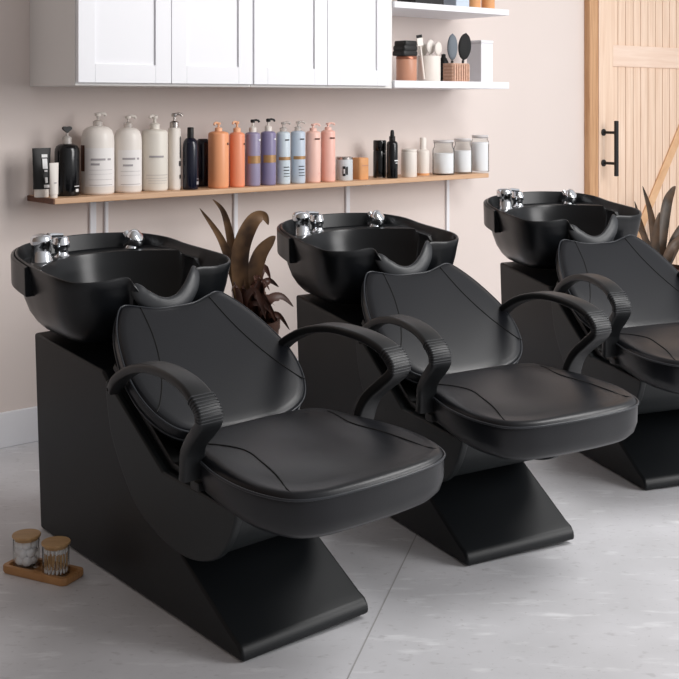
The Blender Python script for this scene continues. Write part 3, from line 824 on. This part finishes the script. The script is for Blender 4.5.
# woven box with the two oval brushes
p, k = put(456.5, LY, LZ); h = 18.5*k; r = 12*k
t = thing('woven_box', 'pinkish woven rattan box holding two oval brushes', 'basket', p, WA)
m_ = MB(); r_ = rrect(r, r*.62, .012, 4); ri = rrect(r*.9, r*.54, .010, 4)
m_.loft([[(a_, b_, 0) for a_, b_ in r_], [(a_, b_, h) for a_, b_ in r_], [(a_, b_, h) for a_, b_ in ri], [(a_, b_, .01) for a_, b_ in ri]])
m_.build('body', M['rattan'], t, ang=50)
m_ = MB()
for q in range(5):
    z0 = h*(.08+.175*q); m_.loft([[(a_*1.02, b_*1.03, z0) for a_, b_ in r_], [(a_*1.02, b_*1.03, z0+h*.085) for a_, b_ in r_]])
m_.build('weave', M['weave'], t, smooth=False)
m_ = MB()
for q in range(7):
    xx = -r*.82+r*1.64*q/6; m_.box(xx-.0045, xx+.0045, -r*.62-.006, -r*.62+.002, .006, h-.006)
m_.build('weave_uprights', M['rattan'], t, smooth=False)
brush('oval grey bristle brush standing in the woven box', 452.5, LY, zc, 27*k, 6.8*k, 19*k, M['bristle_grey'], 1, M['black_matte'], .45)
brush('oval black paddle brush standing in the woven box', 461.5, LY+.012, zc, 28*k, 9*k, 20*k, M['bristle_black'], 9, M['black_matte'], .3)
# black dryer-like small thing seen between cup and box
p, k = put(444, LY+.13, LZ)
t = thing('bottle', 'small dark bottle half hidden between white cup and woven box', 'bottle', p, WA)
MB().lathe([(.026, 0), (.028, .005), (.028, 20*k), (.018, 24*k), (.012, 25*k), (.012, 28*k), (.002, 28.5*k)], 24).build('body', M['black_matte'], t, ang=50)
# white storage box
p, k = put(481, LY+.06, LZ); h = 42*k; r = 8.5*k
t = thing('storage_box', 'tall plain white box at the right end of the open shelf', 'box', p, WA)
MB().box(-r, r, -.05, .06, 0, h*.93).build('body', M['white_paint'], t, bevel=.004)
MB().box(-r-.003, r+.003, -.053, .063, h*.93, h).build('lid', M['white_paint'], t, bevel=.004)
# upper shelf, only feet of things in view
p, k = put(421, LY, TZ)
t = thing('storage_box', 'black box on the upper open shelf, cut by the photo edge', 'box', p, WA)
MB().box(-20*k, 20*k, -.07, .07, 0, .13).build('body', M['black_matte'], t, bevel=.006)
MB().box(-20.5*k, 20.5*k, -.073, .073, .13, .16).build('lid', M['black_matte'], t, bevel=.006)
p, k = put(454, LY, TZ)
t = thing('storage_box', 'blue grey box on the upper open shelf, beside the black box', 'box', p, WA)
MB().box(-9.5*k, 9.5*k, -.07, .07, 0, .14).build('body', M['sky'], t, bevel=.005)
MB().box(-9.8*k, 9.8*k, -.073, .073, .14, .16).build('lid', M['bluegrey'], t, bevel=.005)
for lab, px in (('tan wooden canister on the upper open shelf, beside the blue grey box', 474.5), ('tan wooden canister at the right end of the upper open shelf', 488.5)):
    p, k = put(px, LY-.02, TZ)
    t = thing('canister', lab, 'canister', p, WA, 'wooden canisters on the upper open shelf')
    MB().lathe([(6.4*k, 0), (6.7*k, .006), (6.7*k, .12), (6.3*k, .124)], 28).build('body', M['tan'], t, ang=50)
    MB().lathe([(6.5*k, .124), (6.8*k, .127), (6.8*k, .15), (6*k, .154)], 28).build('lid', M['copper'], t, ang=50)

# ------------------------------------------------------------------ tray with cotton jars on the floor
t = None
def ground(px, py, z=0.):
    Y = F*(HC-z)/(py-CY); return Vector(((px-CX)/F*Y, Y, 0))
ta, tb = ground(1, 573), ground(65, 588)         # near long edge of the tray
td = (tb-ta).normalized(); tr = math.atan2(td.y, td.x); tnv = Vector((-td.y, td.x, 0))
TL, TWd = (tb-ta).length, .100
tc_ = (ta+tb)/2+tnv*TWd/2
tray = thing('serving_tray', 'small wooden tray on the floor holding two lidded jars', 'tray', tc_, tr)
o_, i_ = rrect(TL/2, TWd/2, .018, 5), rrect(TL/2-.014, TWd/2-.014, .012, 5)
MB().loft([[(a_*.97, b_*.95, .001) for a_, b_ in o_], [(a_, b_, .008) for a_, b_ in o_], [(a_, b_, .022) for a_, b_ in o_], [(a_*.99, b_*.985, .024) for a_, b_ in o_], [(a_, b_, .024) for a_, b_ in i_], [(a_*.98, b_*.97, .012) for a_, b_ in i_]]).build('body', M['tray'], tray, ang=50)
JR, JH = .0405, .092
def cotton_jar(px, py, label):
    Y = F*(HC-.0125)/(py-CY); X = (px-CX)/F*Y
    t = thing('glass_jar', label, 'jar', (X, Y, .0125))
    MB().lathe([(JR*.9, 0), (JR, .005), (JR, JH), (JR*.93, JH), (JR*.93, .007), (JR*.8, .005)], 36).build('jar', M['glass'], t, ang=50)
    MB().lathe([(JR*.9, JH-.008), (JR*.9, JH+.0005), (JR*1.06, JH+.001), (JR*1.08, JH+.004), (JR*1.08, JH+.006), (JR*1.05, JH+.008)], 36).build('lid', M['bamboo'], t, ang=50)
    return Vector((X, Y, .0125))
jc = cotton_jar(27, 566, 'left glass jar of cotton balls with a bamboo lid')
js = cotton_jar(56.5, 574, 'right glass jar of cotton swabs with a bamboo lid')
# cotton balls
def cotton_mesh():
    bm = bmesh.new(); bmesh.ops.create_icosphere(bm, subdivisions=3, radius=.0150)
    for v in bm.verts:
        n = v.co.normalized(); f = 1+.07*math.sin(n.x*7+1)*math.sin(n.y*6)+.05*math.sin(n.z*9+n.x*4)
        v.co = n*.0150*f
    me = bpy.data.meshes.new('cotton_ball'); bm.to_mesh(me); bm.free()
    for p_ in me.polygons: p_.use_smooth = True
    me.materials.append(M['cotton']); return me
cme = cotton_mesh()
rnd = random.Random(3)
n_ = 0
for layer in range(3):
    for q in range(5):
        a_ = q*2*PI/5+layer*.63
        rr = .0192
        o = bpy.data.objects.new('cotton_ball', cme); col.objects.link(o)
        o.location = jc+Vector((rr*math.cos(a_), rr*math.sin(a_), .0215+layer*.0245+rnd.uniform(-.0005, .0005)))
        o.rotation_euler = (rnd.random()*6, rnd.random()*6, rnd.random()*6)
        tag(o, 'white cotton ball in the left glass jar', 'cotton ball', 'cotton balls in the left jar')
# cotton swabs
sm = MB(); L = .074
sm.tube([(0, 0, .008), (0, 0, L-.008)], .0013, 6)
m2 = MB()
sw_me = None
def swab():
    b_ = MB(); b_.tube([(0, 0, .010), (0, 0, L-.010)], .0013, 6)
    return b_
first = None
spots = []
for R_, cnt in ((.0330, 17), (.024, 12), (.0140, 7)):
    for q in range(cnt): spots.append((R_, q*2*PI/cnt+R_*40))
for q, (R_, a_) in enumerate(spots):
    if first is None:
        first = bpy.data.objects.new('cotton_swab', None); col.objects.link(first); first.empty_display_size = .01
        tag(first, 'cotton swab with a wooden stick in the right glass jar', 'cotton swab', 'cotton swabs in the right jar')
        swab().build('stick', M['stick'], first)
        for z0, z1 in ((0, .015), (L-.015, L)):
            zm = (z0+z1)/2
            MB().lathe([(.0006, z0), (.0024, z0+.002), (.0029, zm), (.0022, z1-.002), (.0006, z1)], 8).build('tip', M['cotton'], first)
        o = first
    else: o = copy_tree(first)
    o.location = js+Vector((R_*math.cos(a_), R_*math.sin(a_), .0075))
    o.rotation_euler = (rnd.uniform(-.03, .03), 0, 0)
    # lean along the jar's wall
    o.rotation_euler = (math.radians(4)*math.sin(a_+1.57), math.radians(4)*math.cos(a_+1.57), 0) if R_ < .03 else (0, 0, 0)

# ------------------------------------------------------------------ plants
def leaf(b, P, wmax, face, wid=None, n=14, curl=.25):
    """blade along a space curve; face = vector the blade looks to"""
    pts = catmull(P, n); m_ = len(pts); rows = []
    for i, p in enumerate(pts):
        p = Vector(p); t_ = (Vector(pts[min(i+1, m_-1)])-Vector(pts[max(i-1, 0)])).normalized()
        side = t_.cross(Vector(face)).normalized(); nr_ = side.cross(t_)
        s_ = i/(m_-1); w_ = wmax*(math.sin(PI*min(1, .12+.88*s_**.8))**.8 if s_ < .999 else .02)
        rows.append([tuple(p+side*w_*c_+nr_*w_*curl*(c_*c_)) for c_ in (-1, -.5, 0, .5, 1)])
    n5 = 5; v = [q for r_ in rows for q in r_]; f = []
    for i in range(m_-1):
        for j in range(4): f.append((i*n5+j, i*n5+j+1, (i+1)*n5+j+1, (i+1)*n5+j))
    b.add(v, f); return b
def pot(t, r, h):
    MB().lathe([(r*.72, 0), (r*.76, .01), (r*.97, h*.9), (r, h*.92), (r, h), (r*.93, h), (r*.90, h*.9), (r*.2, h*.89)], 36).build('pot', M['pot'], t, ang=50)
    MB().lathe([(r*.905, h*.90), (r*.6, h*.915), (r*.1, h*.92)], 28).build('soil', M['soil'], t)
def in_plane(px, py, wy):      # survey point -> world point at wall depth wy
    x_, d_ = along(px, wy); return W(x_, wy, HC-(py-CY)/F*d_)
PY = 4.30
root = in_plane(243, 300, PY)
pl = thing('potted_plant', 'tall potted plant with long brown leaves between the near and middle chairs', 'plant', (root.x, root.y, 0))
pot(pl, .17, .46)
view = Vector((0, -1, .1))
def leafpts(lst, wy0, wys): return [in_plane(px, py, wy0+dw)-Vector((root.x, root.y, 0)) for (px, py), dw in zip(lst, wys)]
b = MB()
leaf(b, leafpts([(244, 318), (236, 280), (222, 240), (200, 208)], PY, [0, .02, .04, .05]), .022, view)
leaf(b, leafpts([(243, 318), (236, 275), (231, 238), (224, 212), (213, 199)], PY, [.02, .03, .05, .06, .06]), .020, view)
leaf(b, leafpts([(246, 320), (241, 280), (242, 248), (253, 222), (264, 216), (269, 225)], PY, [0, 0, -.01, -.03, -.05, -.07]), .040, view)
leaf(b, leafpts([(246, 320), (252, 285), (260, 256), (270, 242), (276, 236)], PY, [-.02, -.03, -.04, -.06, -.07]), .036, view)
leaf(b, leafpts([(242, 318), (238, 290), (236, 262), (234, 240)], PY, [.04, .05, .06, .06]), .022, view)
b.build('leaves', M['leaf_brown'], pl, ang=180)
b = MB()
rd = random.Random(11)
base_c = [(246, 300), (254, 296), (262, 300), (270, 304), (278, 306), (284, 312), (288, 320)]
for q in range(30):
    px = 242+rd.random()*22; py = 304+rd.random()*16
    an = rd.uniform(-.5, 2.4); ln = rd.uniform(14, 34)
    ex = px+ln*math.sin(an); ey = py-ln*math.cos(an)
    mx_ = (px*.4+ex*.6); my = min(py, ey)-rd.uniform(1, 12)
    dw = rd.uniform(-.13, .10)
    leaf(b, leafpts([(px, py+12), (px*.7+mx_*.3, py*.4+my*.6), (mx_, my), (ex, ey)], PY, [0, dw*.5, dw, dw*1.4]), .012+.012*rd.random(), Vector((rd.uniform(-.9, .9), -1, rd.uniform(-.2, .9))), n=6)
b.build('dry_leaves', M['leaf_dry'], pl, ang=180)

RY = 4.24
root = in_plane(660, 245, RY)
pr = thing('potted_plant', 'potted plant with dark upright leaves in front of the wooden door', 'plant', (root.x, root.y, 0))
pot(pr, .16, .42)
b = MB()
for lst, wd, dws in (([(657, 272), (655, 245), (651, 214), (643, 186)], .026, [0, 0, -.01, -.03]),
                     ([(661, 272), (662, 240), (667, 205), (672, 192), (676, 186)], .034, [0, 0, .01, .02, .02]),
                     ([(656, 272), (648, 246), (640, 220), (635, 201)], .018, [.03, .04, .05, .05]),
                     ([(665, 272), (672, 246), (683, 226), (694, 217)], .028, [-.03, -.04, -.05, -.06]),
                     ([(664, 274), (668, 256), (676, 242), (688, 234)], .028, [-.05, -.07, -.09, -.1]),
                     ([(656, 272), (650, 252), (644, 236), (637, 226)], .024, [-.03, -.04, -.05, -.06]),
                     ([(660, 272), (656, 248), (657, 226), (660, 212)], .024, [-.04, -.06, -.08, -.09]),
                     ([(664, 272), (676, 244), (692, 222), (706, 206)], .034, [0, 0, 0, 0])):
    leaf(b, leafpts(lst, RY, dws), wd, view)
b.build('leaves', M['leaf_dark'], pr, ang=180)

# ------------------------------------------------------------------ light
w = bpy.data.worlds.new('world'); sc.world = w; w.use_nodes = True
bg = w.node_tree.nodes['Background']; bg.inputs['Strength'].default_value = 1.0
_tc = w.node_tree.nodes.new('ShaderNodeTexCoord'); _sp = w.node_tree.nodes.new('ShaderNodeSeparateXYZ')
_mr = w.node_tree.nodes.new('ShaderNodeMapRange'); _mr.inputs['From Min'].default_value = -1
_rp = w.node_tree.nodes.new('ShaderNodeValToRGB')       # a room darker and browner to the left, daylight to the right
_e = _rp.color_ramp.elements; _e[0].position = .1; _e[0].color = (.16, .120, .098, 1); _e[1].position = .9; _e[1].color = (.70, .70, .72, 1)
_x = _e.new(.5); _x.color = (.29, .275, .265, 1)
w.node_tree.links.new(_tc.outputs['Generated'], _sp.inputs[0]); w.node_tree.links.new(_sp.outputs['X'], _mr.inputs['Value'])
w.node_tree.links.new(_mr.outputs['Result'], _rp.inputs['Fac']); w.node_tree.links.new(_rp.outputs['Color'], bg.inputs['Color'])
def area(name, loc, target, sx, sy, power, c):
    l = bpy.data.lights.new(name, 'AREA'); l.shape = 'RECTANGLE'; l.size = sx; l.size_y = sy; l.energy = power; l.color = c
    o = bpy.data.objects.new(name, l); col.objects.link(o); o.location = loc
    d = Vector(target)-Vector(loc); o.rotation_euler = d.to_track_quat('-Z', 'Y').to_euler(); return o
area('window_light', (5.0, 3.0, 2.4), (1.3, 6.4, .9), 2.6, 2.2, 158, (1, .985, .975))
area('ceiling_light', (2.3, 3.7, 3.1), (1.0, 3.9, 0), 1.5, 1.1, 62, (1, .985, .97))
